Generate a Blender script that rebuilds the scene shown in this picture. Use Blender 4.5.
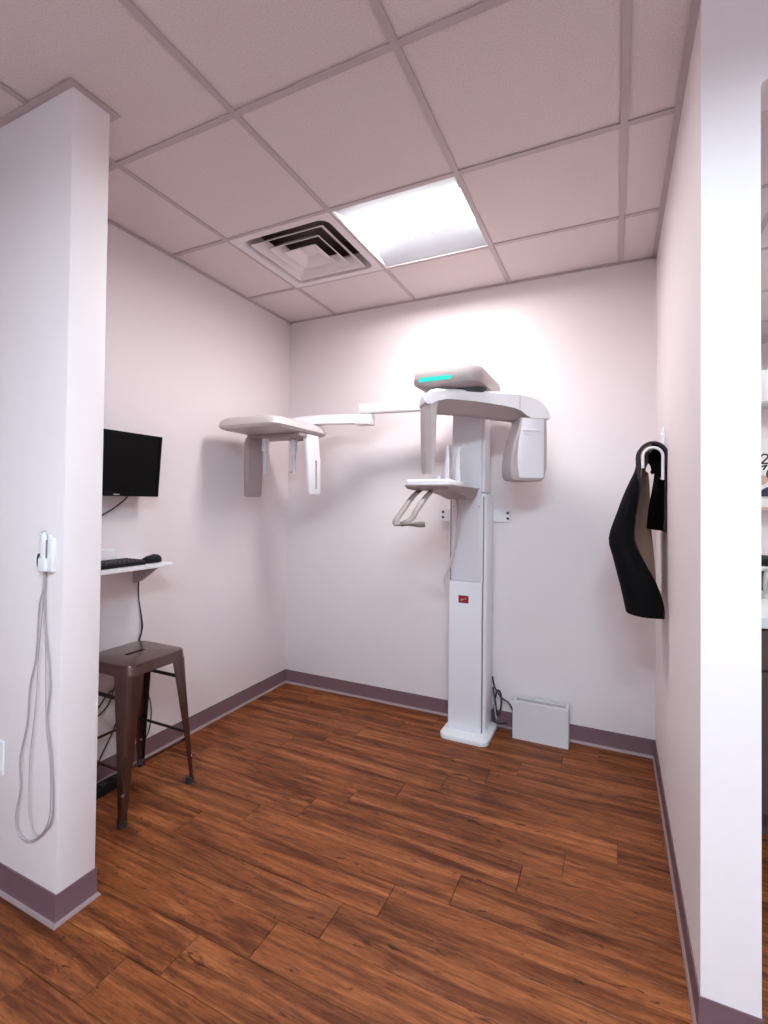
import bpy, bmesh, math, random
from mathutils import Vector, Matrix
random.seed(7)
for o in list(bpy.data.objects): bpy.data.objects.remove(o)
S = bpy.context.scene
COL = S.collection

# ------------------------------------------------------------------ camera
FOC, PX, PY = 484.95, 384.0, 494.86            # focal length and principal point in pixels (768 x 1024)
CAMH = 1.3444
cd = bpy.data.cameras.new('camera'); cam = bpy.data.objects.new('camera', cd); COL.objects.link(cam)
cd.sensor_fit = 'VERTICAL'; cd.sensor_height = 36.0; cd.lens = FOC / 1024 * 36.0
cd.shift_y = (PY - 512) / 1024; cd.clip_start = 0.02
yaw, pit, rol = 0.4428, 0.0155, 0.0108
fw = Vector((-math.sin(yaw) * math.cos(pit), math.cos(yaw) * math.cos(pit), math.sin(pit)))
rt = Vector((math.cos(yaw), math.sin(yaw), 0)); up = rt.cross(fw)
r2 = rt * math.cos(rol) + up * math.sin(rol); u2 = up * math.cos(rol) - rt * math.sin(rol)
m = Matrix((r2, u2, -fw)).transposed().to_4x4(); m.translation = (0, 0, CAMH)
cam.matrix_world = m
S.camera = cam

# ------------------------------------------------------------------ world, exposure
w = bpy.data.worlds.new('world'); S.world = w; w.use_nodes = True
w.node_tree.nodes['Background'].inputs[0].default_value = (0.9, 0.95, 1.0, 1)
w.node_tree.nodes['Background'].inputs[1].default_value = 0.3
vs = S.view_settings
vs.view_transform = 'Standard'; vs.look = 'None'; vs.gamma = 1.0; vs.use_curve_mapping = False
vs.exposure = 1.9
BOOTH_LIGHT = 14.5; HALL_LIGHT = 37.5; SIDE_LIGHT = 16.0

# ------------------------------------------------------------------ dimensions (metres)
P = 0.6096                                   # ceiling module
H = 2.681
XL, XR, YB = -2.205, 0.203, 2.971            # booth: left wall, right wall, back wall
XS, YS0, YS1 = -1.585, 0.9625, 1.090         # end of the stub wall on the left
YR0, XR1 = 1.485, 0.3295                     # end of the right wall
XC, Y2 = -0.5812, 1.8812                     # one crossing of the ceiling grid
HX0, HX1, HY0 = -2.85, 1.9, -1.6             # hall in front
SX1, SY1 = 1.9, 4.9                          # room on the right
HB = 0.0965

# ------------------------------------------------------------------ materials
def mat(name, col, rough=0.5, metal=0.0, emit=None, est=0.0, alpha=None, trans=0.0, coat=0.0):
    m = bpy.data.materials.new(name); m.use_nodes = True
    b = m.node_tree.nodes['Principled BSDF']
    b.inputs['Base Color'].default_value = (*col, 1); b.inputs['Roughness'].default_value = rough
    b.inputs['Metallic'].default_value = metal
    if emit: b.inputs['Emission Color'].default_value = (*emit, 1); b.inputs['Emission Strength'].default_value = est
    if trans: b.inputs['Transmission Weight'].default_value = trans
    if coat: b.inputs['Coat Weight'].default_value = coat
    return m
def bump(m, scale, strength, dist=0.002, detail=3, col=None, cmix=0.0):
    nt = m.node_tree; b = nt.nodes['Principled BSDF']
    tc = nt.nodes.new('ShaderNodeTexCoord'); n = nt.nodes.new('ShaderNodeTexNoise')
    n.inputs['Scale'].default_value = scale; n.inputs['Detail'].default_value = detail
    nt.links.new(tc.outputs['Object'], n.inputs['Vector'])
    bp = nt.nodes.new('ShaderNodeBump'); bp.inputs['Strength'].default_value = strength; bp.inputs['Distance'].default_value = dist
    nt.links.new(n.outputs['Fac'], bp.inputs['Height']); nt.links.new(bp.outputs['Normal'], b.inputs['Normal'])
    if col:
        mx = nt.nodes.new('ShaderNodeMix'); mx.data_type = 'RGBA'
        rp = nt.nodes.new('ShaderNodeMapRange'); rp.inputs['From Min'].default_value = 0.4; rp.inputs['From Max'].default_value = 0.62
        rp.inputs['To Max'].default_value = cmix
        nt.links.new(n.outputs['Fac'], rp.inputs['Value']); nt.links.new(rp.outputs['Result'], mx.inputs['Factor'])
        mx.inputs['A'].default_value = b.inputs['Base Color'].default_value; mx.inputs['B'].default_value = (*col, 1)
        nt.links.new(mx.outputs['Result'], b.inputs['Base Color'])
    return m
M = {}
M['wall'] = bump(mat('wall_paint', (0.84, 0.758, 0.772), 0.55), 260, 0.12, 0.001)
M['tile'] = bump(mat('ceiling_tile', (0.80, 0.70, 0.695), 0.95), 240, 0.35, 0.002, 4, (0.66, 0.56, 0.555), 0.8)
M['tee'] = mat('grid_metal', (0.52, 0.43, 0.44), 0.5)
M['plenum'] = mat('plenum_dark', (0.05, 0.045, 0.045), 0.9)
M['base'] = bump(mat('cove_base_rubber', (0.165, 0.090, 0.106), 0.5), 30, 0.05)
M['toe'] = mat('base_toe_highlight', (0.30, 0.215, 0.22), 0.5)
M['ductm'] = mat('duct_dark', (0.10, 0.065, 0.075), 0.8)
M['white'] = mat('white_plastic', (0.84, 0.82, 0.85), 0.3)
M['grey'] = mat('light_grey_plastic', (0.46, 0.395, 0.395), 0.38)
M['grey3'] = mat('pale_grey_plastic', (0.60, 0.53, 0.53), 0.38)
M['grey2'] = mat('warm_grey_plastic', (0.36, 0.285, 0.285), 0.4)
M['dark'] = mat('dark_plastic', (0.03, 0.028, 0.03), 0.5)
M['black'] = mat('black_plastic', (0.012, 0.012, 0.013), 0.4)
M['screen'] = mat('screen_glass', (0.002, 0.002, 0.002), 0.5)
M['bezel'] = mat('bezel_black', (0.004, 0.004, 0.004), 0.45)
M['cord'] = mat('black_cord', (0.02, 0.018, 0.02), 0.5)
M['gcord'] = mat('grey_cord', (0.42, 0.35, 0.38), 0.5)
M['steel'] = mat('brushed_steel', (0.6, 0.58, 0.57), 0.3, 0.9)
M['slot'] = mat('slot_grey', (0.25, 0.22, 0.23), 0.5)
M['red'] = mat('red_label', (0.26, 0.008, 0.012), 0.4)
M['pink'] = mat('label_print', (0.8, 0.35, 0.3), 0.5)
M['teal'] = mat('teal_light', (0.0, 0.10, 0.09), 0.4, emit=(0.015, 0.62, 0.48), est=0.38)
M['clear'] = mat('frosted_plastic', (0.80, 0.78, 0.84), 0.25, trans=0.35)
M['ventw'] = mat('vent_enamel', (0.78, 0.71, 0.74), 0.4)
M['reflector'] = mat('troffer_reflector', (0.50, 0.51, 0.55), 0.8)
M['handle'] = mat('handle_metal', (0.26, 0.205, 0.195), 0.5, 0.0)
M['gun'] = mat('stool_gunmetal', (0.17, 0.112, 0.098), 0.24, 0.9)
bump(M['gun'], 14, 0.05, 0.001)
M['brace'] = mat('stool_brace', (0.02, 0.016, 0.016), 0.4, 0.3)
M['rubber'] = mat('rubber', (0.03, 0.022, 0.022), 0.6)
M['apron'] = bump(mat('apron_black', (0.002, 0.0015, 0.002), 0.85), 300, 0.2)
M['lining'] = bump(mat('apron_tan_lining', (0.36, 0.225, 0.165), 0.8), 300, 0.2)
for k_ in ('apron', 'screen', 'bezel', 'black'): M[k_].node_tree.nodes['Principled BSDF'].inputs['Specular IOR Level'].default_value = 0.12
M['purple'] = mat('apron_plum_sheen', (0.022, 0.009, 0.017), 0.7)
M['binding'] = mat('apron_binding', (0.20, 0.16, 0.16), 0.7)
M['wood'] = bump(mat('cabinet_brown', (0.10, 0.062, 0.052), 0.5), 20, 0.1)
M['counter'] = mat('white_counter', (0.80, 0.80, 0.80), 0.25)
M['boxw'] = mat('box_enamel', (0.66, 0.62, 0.65), 0.45)
M['boxin'] = mat('box_inset', (0.45, 0.40, 0.40), 0.7)
M['panelw'] = mat('cover_white', (0.79, 0.765, 0.815), 0.32)
M['paper'] = mat('paper', (0.85, 0.84, 0.82), 0.8)
M['navy'] = mat('navy_print', (0.03, 0.03, 0.08), 0.7)
M['hair'] = mat('brown_print', (0.07, 0.03, 0.02), 0.7)
M['skin'] = mat('peach_print', (0.62, 0.42, 0.33), 0.7)
M['ink'] = mat('ink', (0.03, 0.03, 0.04), 0.7)
def lamp_mat(name, strength, col): return mat(name, (0.9, 0.9, 0.9), 0.4, emit=col, est=strength)
M['lamp_booth'] = lamp_mat('booth_lens', BOOTH_LIGHT, (1.0, 0.985, 0.98))
M['lamp_hall'] = lamp_mat('hall_lens', HALL_LIGHT, (0.70, 0.90, 1.0))
M['lamp_side'] = lamp_mat('side_lens', SIDE_LIGHT, (0.92, 0.97, 1.0))

def plank_material():
    m = bpy.data.materials.new('vinyl_plank'); m.use_nodes = True; nt = m.node_tree; L = nt.links
    b = nt.nodes['Principled BSDF']
    N = lambda t: nt.nodes.new(t)
    tc = N('ShaderNodeTexCoord'); oi = N('ShaderNodeObjectInfo')
    off = N('ShaderNodeVectorMath'); off.operation = 'SCALE'; off.inputs[0].default_value = (37.0, 53.0, 11.0)
    L.new(oi.outputs['Random'], off.inputs['Scale'])
    ad = N('ShaderNodeVectorMath'); ad.operation = 'ADD'; L.new(tc.outputs['Object'], ad.inputs[0]); L.new(off.outputs[0], ad.inputs[1])
    def noise(sx, sy, detail, rough=0.6, dist=0.0):
        mp = N('ShaderNodeMapping'); mp.inputs['Scale'].default_value = (sx, sy, 1); L.new(ad.outputs[0], mp.inputs['Vector'])
        n = N('ShaderNodeTexNoise'); n.inputs['Scale'].default_value = 1.0; n.inputs['Detail'].default_value = detail
        n.inputs['Roughness'].default_value = rough; n.inputs['Distortion'].default_value = dist
        L.new(mp.outputs[0], n.inputs['Vector']); return n.outputs['Fac']
    streak = noise(1.5, 26, 6, 0.64, 0.9)      # long soft grain
    fine = noise(16, 120, 6, 0.78, 0.5)               # fine fibres
    blotch = noise(1.7, 15, 5, 0.68, 0.9)       # dark smoky areas
    knots = noise(8, 30, 4, 0.65, 1.4)
    r1 = N('ShaderNodeValToRGB'); e = r1.color_ramp.elements
    e[0].position = 0.30; e[0].color = (0.095, 0.0245, 0.0078, 1); e[1].position = 0.70; e[1].color = (0.36, 0.122, 0.044, 1)
    q = r1.color_ramp.elements.new(0.5); q.color = (0.215, 0.061, 0.0175, 1)
    L.new(streak, r1.inputs['Fac'])
    r2_ = N('ShaderNodeValToRGB'); e = r2_.color_ramp.elements
    e[0].position = 0.37; e[0].color = (0.46, 0.37, 0.34, 1); e[1].position = 0.52; e[1].color = (1, 1, 1, 1); L.new(blotch, r2_.inputs['Fac'])
    r3 = N('ShaderNodeValToRGB'); e = r3.color_ramp.elements
    e[0].position = 0.34; e[0].color = (0.60, 0.55, 0.52, 1); e[1].position = 0.56; e[1].color = (1.12, 1.12, 1.12, 1); L.new(fine, r3.inputs['Fac'])
    r4 = N('ShaderNodeValToRGB'); e = r4.color_ramp.elements
    e[0].position = 0.31; e[0].color = (0.25, 0.2, 0.18, 1); e[1].position = 0.38; e[1].color = (1, 1, 1, 1); L.new(knots, r4.inputs['Fac'])
    def mul(a, c):
        x = N('ShaderNodeMix'); x.data_type = 'RGBA'; x.blend_type = 'MULTIPLY'; x.inputs['Factor'].default_value = 1
        L.new(a, x.inputs['A']); L.new(c, x.inputs['B']); return x.outputs['Result']
    c = mul(mul(mul(r1.outputs[0], r2_.outputs[0]), r3.outputs[0]), r4.outputs[0])
    rv = N('ShaderNodeMapRange'); rv.inputs['To Min'].default_value = 0.92; rv.inputs['To Max'].default_value = 1.08
    L.new(oi.outputs['Random'], rv.inputs['Value'])
    hs = N('ShaderNodeHueSaturation'); L.new(rv.outputs[0], hs.inputs['Value']); L.new(c, hs.inputs['Color'])
    L.new(hs.outputs[0], b.inputs['Base Color'])
    b.inputs['Roughness'].default_value = 0.5; b.inputs['Specular IOR Level'].default_value = 0.25
    bp = N('ShaderNodeBump'); bp.inputs['Strength'].default_value = 0.15; bp.inputs['Distance'].default_value = 0.002
    L.new(fine, bp.inputs['Height']); L.new(bp.outputs[0], b.inputs['Normal'])
    return m
M['plank'] = plank_material()

# ------------------------------------------------------------------ mesh helpers (world coordinates unless said otherwise)
def box(bm, x0, x1, y0, y1, z0, z1, bev=0.0, seg=2):
    vs_ = [bm.verts.new((x, y, z)) for x in (x0, x1) for y in (y0, y1) for z in (z0, z1)]
    f = [(0, 1, 3, 2), (4, 6, 7, 5), (0, 4, 5, 1), (2, 3, 7, 6), (0, 2, 6, 4), (1, 5, 7, 3)]
    fs = [bm.faces.new([vs_[i] for i in q]) for q in f]
    if bev:
        ed = {e for g in fs for e in g.edges}
        bmesh.ops.bevel(bm, geom=list(ed), offset=bev, segments=seg, profile=0.5, affect='EDGES')
    return bm
def prism(bm, pts, lift, bev=0.0, seg=2, which='all'):
    """closed outline pts (3D) extruded by vector lift"""
    lift = Vector(lift)
    a = [bm.verts.new(p) for p in pts]; b = [bm.verts.new(Vector(p) + lift) for p in pts]
    n = len(a); fs = [bm.faces.new(a[::-1]), bm.faces.new(b)]
    for i in range(n): fs.append(bm.faces.new((a[i], a[(i + 1) % n], b[(i + 1) % n], b[i])))
    bmesh.ops.recalc_face_normals(bm, faces=fs)
    if bev:
        caps = set(fs[0].edges) | set(fs[1].edges)
        ed = caps if which == 'caps' else {e for g in fs for e in g.edges}
        bmesh.ops.bevel(bm, geom=list(ed), offset=bev, segments=seg, profile=0.5, affect='EDGES', clamp_overlap=True)
    return bm
def rrect(x0, x1, y0, y1, r, z, n=5):
    """rounded rectangle outline at height z; r one radius or four (x0y0, x1y0, x1y1, x0y1)"""
    R = r if isinstance(r, (list, tuple)) else (r,) * 4
    out = []
    for (cx, cy, a0, q) in ((x0 + R[0], y0 + R[0], 180, R[0]), (x1 - R[1], y0 + R[1], 270, R[1]), (x1 - R[2], y1 - R[2], 0, R[2]), (x0 + R[3], y1 - R[3], 90, R[3])):
        for k in range(n + 1):
            a = math.radians(a0 + 90 * k / n); out.append(Vector((cx + q * math.cos(a), cy + q * math.sin(a), z)))
    return out
def loft(bm, rings, cap=True, closed=True):
    V = [[bm.verts.new(p) for p in r] for r in rings]; n = len(V[0]); fs = []
    for a, b in zip(V, V[1:]):
        for i in range(n if closed else n - 1):
            j = (i + 1) % n; fs.append(bm.faces.new((a[i], a[j], b[j], b[i])))
    if cap: fs += [bm.faces.new(V[0][::-1]), bm.faces.new(V[-1])]
    bmesh.ops.recalc_face_normals(bm, faces=fs)
    return bm
def smooth_path(pts, n=6):
    pts = [Vector(p) for p in pts]; out = []
    for i in range(len(pts) - 1):
        p0, p1, p2, p3 = pts[max(i - 1, 0)], pts[i], pts[i + 1], pts[min(i + 2, len(pts) - 1)]
        for k in range(n):
            t = k / n
            out.append(0.5 * ((2 * p1) + (p2 - p0) * t + (2 * p0 - 5 * p1 + 4 * p2 - p3) * t * t + (3 * p1 - p0 - 3 * p2 + p3) * t ** 3))
    return out + [pts[-1]]
def tube(bm, pts, rad, seg=8, flat=None, smooth=6):
    """swept tube; rad number or list; flat=(width direction, width factor) makes a ribbon"""
    path = smooth_path(pts, smooth) if smooth else [Vector(p) for p in pts]
    n = len(path); rings = []; ref = None
    for i, p in enumerate(path):
        t = (path[min(i + 1, n - 1)] - path[max(i - 1, 0)]).normalized()
        if ref is None:
            ref = Vector((0, 0, 1)) if abs(t.z) < 0.9 else Vector((1, 0, 0))
        s = t.cross(ref).normalized(); ref = s.cross(t).normalized()
        R = rad if not isinstance(rad, (list, tuple)) else rad[0] + (rad[1] - rad[0]) * i / (n - 1)
        ring = []
        for k in range(seg):
            a = 2 * math.pi * k / seg
            d = s * math.cos(a) + ref * math.sin(a)
            if flat:
                fd = Vector(flat[0]); fd = (fd - t * fd.dot(t)).normalized(); d = d + fd * d.dot(fd) * (flat[1] - 1)
            ring.append(p + d * R)
        rings.append(ring)
    return loft(bm, rings)
def cyl(bm, c, axis, rad, length, seg=20, rad2=None):
    axis = Vector(axis).normalized(); c = Vector(c)
    s = axis.orthogonal().normalized(); t = axis.cross(s); r2__ = rad if rad2 is None else rad2
    rings = [[c + (s * math.cos(2 * math.pi * k / seg) + t * math.sin(2 * math.pi * k / seg)) * q + axis * h for k in range(seg)] for q, h in ((rad, 0), (r2__, length))]
    return loft(bm, rings)
def bar(bm, a, b, w, h, bev=0.0, upv=(0, 0, 1)):
    """box beam between two points, w wide (horizontal), h high"""
    a, b = Vector(a), Vector(b); t = (b - a).normalized(); s = t.cross(Vector(upv)).normalized(); u = s.cross(t)
    return prism(bm, [a + s * i * w / 2 + u * j * h / 2 for i, j in ((-1, -1), (1, -1), (1, 1), (-1, 1))], b - a, bev)
def NB(): return bmesh.new()
def shade(me, ang=35):
    for p in me.polygons: p.use_smooth = True
    me.set_sharp_from_angle(angle=math.radians(ang))
def wm(o):
    q = Matrix.LocRotScale(o.location, o.rotation_euler, None)
    return wm(o.parent) @ q if o.parent else q
def obj(name, bm, mt, parent=None, smooth=True, origin=None):
    me = bpy.data.meshes.new(name)
    M0 = wm(parent) if parent else Matrix()
    if origin is not None: M0 = M0 @ Matrix.Translation(M0.inverted() @ Vector(origin))
    bm.transform(M0.inverted())
    bmesh.ops.recalc_face_normals(bm, faces=bm.faces[:])
    bm.to_mesh(me); bm.free()
    me.materials.append(M[mt] if isinstance(mt, str) else mt)
    if smooth: shade(me)
    o = bpy.data.objects.new(name, me); COL.objects.link(o)
    if parent: o.parent = parent
    if origin is not None: o.location = (wm(parent).inverted() @ Vector(origin)) if parent else origin
    return o
def tag(o, label, cat, group=None):
    o['label'] = label; o['category'] = cat
    if group: o['group'] = group
    return o
def thing(name, loc, label, cat, group=None, rz=0):
    o = bpy.data.objects.new(name, None); COL.objects.link(o); o.empty_display_size = 0.1
    o.location = loc; o.rotation_euler = (0, 0, rz)
    return tag(o, label, cat, group)
def struct(name, bm, mt, label=None, cat=None, smooth=True):
    o = obj(name, bm, mt, None, smooth); o['kind'] = 'structure'
    if label: tag(o, label, cat)
    return o

# ================================================================== structure
# ---- floor: substrate and vinyl planks
b = NB(); box(b, HX0, SX1, HY0, SY1, -0.06, -0.005)
floor = struct('floor', b, 'plenum', 'brown wood-look plank floor with staggered joints', 'floor')
PW, PL = 0.1485, 0.914
joints = {-1: -1.29, 0: -1.157, 1: -0.966, 2: -0.817, 3: -0.690, 4: -0.495, 5: -1.217, 6: -1.079, 7: -0.897, 8: -0.735}
def plank_mesh(L, W):
    bm = NB(); g = 0.0009; e = 0.0016
    o_ = [Vector((x, y, 0)) for x, y in ((g, g), (L - g, g), (L - g, W - g), (g, W - g))]
    i_ = [Vector((x, y, 0)) for x, y in ((g + e, g + e), (L - g - e, g + e), (L - g - e, W - g - e), (g + e, W - g - e))]
    loft(bm, [[p + Vector((0, 0, -0.005)) for p in o_], [p + Vector((0, 0, -0.0012)) for p in o_], i_])
    me = bpy.data.meshes.new('plank'); bm.to_mesh(me); bm.free(); me.materials.append(M['plank']); return me
full = {}
k0 = math.floor((HY0 - 0.991) / PW); k1 = math.ceil((YB + 0.6 - 0.991) / PW)
count = 0
for k in range(k0, k1):
    y0 = max(0.991 + k * PW, HY0); y1 = 0.991 + (k + 1) * PW
    j = joints.get(k, -1.157 + 0.166 * k + random.uniform(-0.03, 0.03))
    x = j - PL * math.ceil((j - HX0) / PL)
    xend = SX1 if k < k1 else XR
    while x < xend - 0.01:
        a, c = max(x, HX0), min(x + PL, xend); x += PL
        if c - a < 0.02: continue
        if y0 > YB and c < XR1 + 0.01: continue
        key = (round(c - a, 4), round(y1 - y0, 4))
        if key not in full: full[key] = plank_mesh(*key)
        o = bpy.data.objects.new('plank', full[key]); COL.objects.link(o); o.parent = floor; o.location = (a, y0, 0); count += 1
b = NB(); box(b, XR1, SX1, 0.991 + k1 * PW + 0.001, SY1, -0.005, 0.0)
o = obj('plank_field', b, 'plank', floor); o['kind'] = 'stuff'

# ---- walls
def wallbox(name, args, label):
    b = NB()
    for a in args: box(b, *a, bev=0.004)
    return struct(name, b, 'wall', label, 'wall')
wallbox('wall_left', [(XL - 0.12, XL, YS1 - 0.06, YB + 0.12, 0, H + 0.002)], 'pinkish white left wall of the alcove behind the monitor')
wallbox('wall_back', [(XL - 0.12, XR1, YB, YB + 0.12, 0, H + 0.002)], 'pinkish white back wall behind the x-ray machine')
b = NB(); box(b, XR, XR1, YR0 + 0.12, YB, 0, H + 0.002); struct('wall_right', b, 'wall', 'white right wall of the alcove where the apron hangs', 'wall')
wallbox('wall_side', [(XR, XR1, YB + 0.12, SY1 + 0.1, 0, H + 0.002)], 'white wall of the adjoining room past the alcove')
wallbox('wall_stub', [(HX0, XS, YS0, YS1, 0, H + 0.002)], 'short white partition wall at the left carrying the handset')
b = NB()
hx1, hz = 1.25, 2.414                         # doorway in the front wall of the right-hand room
zt_ = H + 0.002
c_ = [Vector((XR1 + 0.02 - 0.02 * math.cos(t), YR0, hz - 0.02 + 0.02 * math.sin(t))) for t in [math.radians(9 * i) for i in range(11)]]
pts = [Vector((XR, YR0, zt_)), Vector((XR, YR0, 0)), Vector((XR1, YR0, 0))] + c_ + [Vector((hx1, YR0, hz)), Vector((hx1, YR0, 0)), Vector((SX1, YR0, 0)), Vector((SX1, YR0, zt_))]
prism(b, pts[::-1], (0, 0.12, 0))
struct('wall_front', b, 'wall', 'bright white wall end and doorway header facing the hall at right', 'wall')
wallbox('wall_hall_left', [(HX0 - 0.1, HX0, HY0, YS1, 0, H + 0.002)], 'white hall wall out of frame on the left')
wallbox('wall_hall_rear', [(HX0 - 0.1, SX1 + 0.1, HY0 - 0.1, HY0, 0, H + 0.002)], 'white hall wall behind the viewpoint')
wallbox('wall_hall_right', [(SX1, SX1 + 0.1, HY0, SY1, 0, H + 0.002)], 'white outer wall on the right')
wallbox('wall_far', [(XR, SX1 + 0.1, SY1, SY1 + 0.1, 0, H + 0.002)], 'white far wall of the adjoining room')

# ---- cove baseboards with a flared toe
PROF = [(0, HB), (0.004, HB), (0.0045, 0.022), (0.006, 0.012), (0.010, 0.003), (0.011, 0.0), (0, 0)]
def baseboard(name, path, label):
    """path: plan points, room on the left-hand side of travel"""
    b = NB(); rings = []; n = len(path)
    P2 = [Vector((x, y, 0)) for x, y in path]
    for i, p in enumerate(P2):
        ds = []
        if i > 0: ds.append((p - P2[i - 1]).normalized())
        if i < n - 1: ds.append((P2[i + 1] - p).normalized())
        ns = [Vector((-d_.y, d_.x, 0)) for d_ in ds]
        nn = ns[0] if len(ns) == 1 else (ns[0] + ns[1]) / (1 + ns[0].dot(ns[1]))
        rings.append([p + nn * q + Vector((0, 0, z)) for q, z in PROF])
    loft(b, rings)
    bb = struct(name, b, 'base', label, 'baseboard')
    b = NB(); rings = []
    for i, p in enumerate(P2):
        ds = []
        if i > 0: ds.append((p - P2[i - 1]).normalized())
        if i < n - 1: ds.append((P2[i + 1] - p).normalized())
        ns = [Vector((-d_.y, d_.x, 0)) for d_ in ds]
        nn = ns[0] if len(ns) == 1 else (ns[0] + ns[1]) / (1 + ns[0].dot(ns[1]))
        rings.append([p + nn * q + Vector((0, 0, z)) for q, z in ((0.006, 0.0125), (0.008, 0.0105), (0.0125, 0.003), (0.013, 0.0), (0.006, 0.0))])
    loft(b, rings); obj('toe', b, 'toe', bb)  # lighter strip: highlight along the flared toe painted as its colour
    return bb
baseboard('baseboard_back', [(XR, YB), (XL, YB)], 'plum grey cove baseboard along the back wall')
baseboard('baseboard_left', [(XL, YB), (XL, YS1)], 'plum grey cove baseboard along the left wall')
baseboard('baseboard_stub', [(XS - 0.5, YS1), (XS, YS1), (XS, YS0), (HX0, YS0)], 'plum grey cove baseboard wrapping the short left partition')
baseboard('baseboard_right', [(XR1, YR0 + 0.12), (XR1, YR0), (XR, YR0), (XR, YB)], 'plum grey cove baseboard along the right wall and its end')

# ---- ceiling: deck, tiles, tees, wall angle
b = NB(); box(b, HX0 - 0.1, SX1 + 0.1, HY0 - 0.1, SY1 + 0.1, H + 0.30, H + 0.34)
deck = struct('ceiling', b, 'plenum', 'suspended ceiling of white speckled square tiles', 'ceiling')
gx = [XC + P * k for k in range(-5, 6)]; gy = [Y2 + P * k for k in range(-7, 7)]
gx = [x for x in gx if HX0 + 0.03 < x < SX1 - 0.03]; gy = [y for y in gy if HY0 + 0.03 < y < SY1 - 0.03]
TW = 0.024
special = {}
def cell(x, y): return (round((x - XC) / P), round((y - Y2) / P))
VENT = cell(XC - 2 * P, Y2); LAMP = cell(XC - P, Y2)
HALL = [(1, -4), (0, -5)]  # unseen hall lamps; the rear one is added as fill for the back wall
SIDE = [(3, 2), (2, 4)]
skip = {VENT, LAMP, *HALL, *SIDE}
ex = [HX0] + gx + [SX1]; ey = [HY0] + gy + [SY1]
tile_me = {}
def walls_cut(x0, x1, y0, y1):
    """tiles run on over the partitions, whose tops stop just below them"""
    rects = [(x0, x1, y0, y1)]
    return [r for r in rects if r[1] - r[0] > 0.03 and r[3] - r[2] > 0.03]
def add_tile(r, z):
    L, W = round(r[1] - r[0], 4), round(r[3] - r[2], 4)
    if (L, W) not in tile_me:
        bm = NB(); box(bm, 0.002, L - 0.002, 0.002, W - 0.002, 0, 0.015)
        bmesh.ops.recalc_face_normals(bm, faces=bm.faces[:])
        me = bpy.data.meshes.new('ceiling_tile'); bm.to_mesh(me); bm.free(); me.materials.append(M['tile']); tile_me[(L, W)] = me
    o = bpy.data.objects.new('ceiling_tile', tile_me[(L, W)]); COL.objects.link(o); o.parent = deck; o.location = (r[0], r[2], z)
for i in range(len(ex) - 1):
    for j in range(len(ey) - 1):
        if cell(ex[i], ey[j]) in skip and abs(ex[i + 1] - ex[i] - P) < 0.01 and abs(ey[j + 1] - ey[j] - P) < 0.01: continue
        cx_, cy_ = (ex[i] + ex[i + 1]) / 2, (ey[j] + ey[j + 1]) / 2
        if cx_ < XL - 0.3 and cy_ > YS1 + 0.1: continue
        for r in walls_cut(ex[i], ex[i + 1], ey[j], ey[j + 1]):
            if r[1] <= XL and r[2] >= YS1 - 0.01: continue
            if r[0] < XR and r[2] >= YB: continue
            add_tile(r, H + 0.0035 + random.uniform(0, 0.0025))
def tee(a, c, name='grid_tee'):
    b = NB(); (x0, y0), (x1, y1) = a, c
    if abs(x1 - x0) < 1e-6: box(b, x0 - TW / 2, x0 + TW / 2, y0, y1, H - 0.0005, H + 0.0025); box(b, x0 - 0.002, x0 + 0.002, y0, y1, H + 0.0025, H + 0.03)
    else: box(b, x0, x1, y0 - TW / 2, y0 + TW / 2, H, H + 0.003); box(b, x0, x1, y0 - 0.002, y0 + 0.002, H + 0.003, H + 0.03)
    obj(name, b, 'tee', deck, smooth=False)
def split(lo, hi, cuts):
    segs = [(lo, hi)]
    for a, c in cuts:
        segs = [s for p, q in segs for s in (((p, min(q, a)), (max(p, c), q)) if (a < q and c > p) else ((p, q),)) if s[1] - s[0] > 0.02]
    return segs
for x in gx:
    cuts = []
    if x < XS: cuts.append((YS0, YS1))
    if x < XL: cuts.append((YS1, SY1))
    elif x < XR1: cuts.append((YB, SY1))
    if x > XR1: cuts.append((YR0, YR0 + 0.12))
    for s in split(HY0, SY1, cuts): tee((x, s[0]), (x, s[1]))
for y in gy:
    cuts = []
    if YS0 < y < YS1: cuts.append((HX0, XS))
    if y > YS1: cuts.append((HX0, XL))
    if y > YR0: cuts.append((XR, XR1))
    if y > YB: cuts.append((XL - 0.2, XR1))
    for s in split(HX0, SX1, cuts): tee((s[0], y), (s[1], y))
AW = 0.022
b = NB(); z0, z1 = H - 0.002, H + 0.001
for r in ((XL, XR, YB - AW, YB), (XL, XL + AW, YS1, YB), (XR - AW, XR, YR0, YB), (XR - AW, XR1 + 0.0, YR0 - AW, YR0), (XR1, SX1, YR0 - AW, YR0),
          (HX0, XS + AW, YS0 - AW, YS0), (XS, XS + AW, YS0, YS1 + AW), (XL, XS, YS1, YS1 + AW)):
    box(b, *r, z0, z1)
struct('trim_1', b, 'tee', 'painted metal angle where ceiling meets the walls', 'trim', smooth=False)

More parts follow.
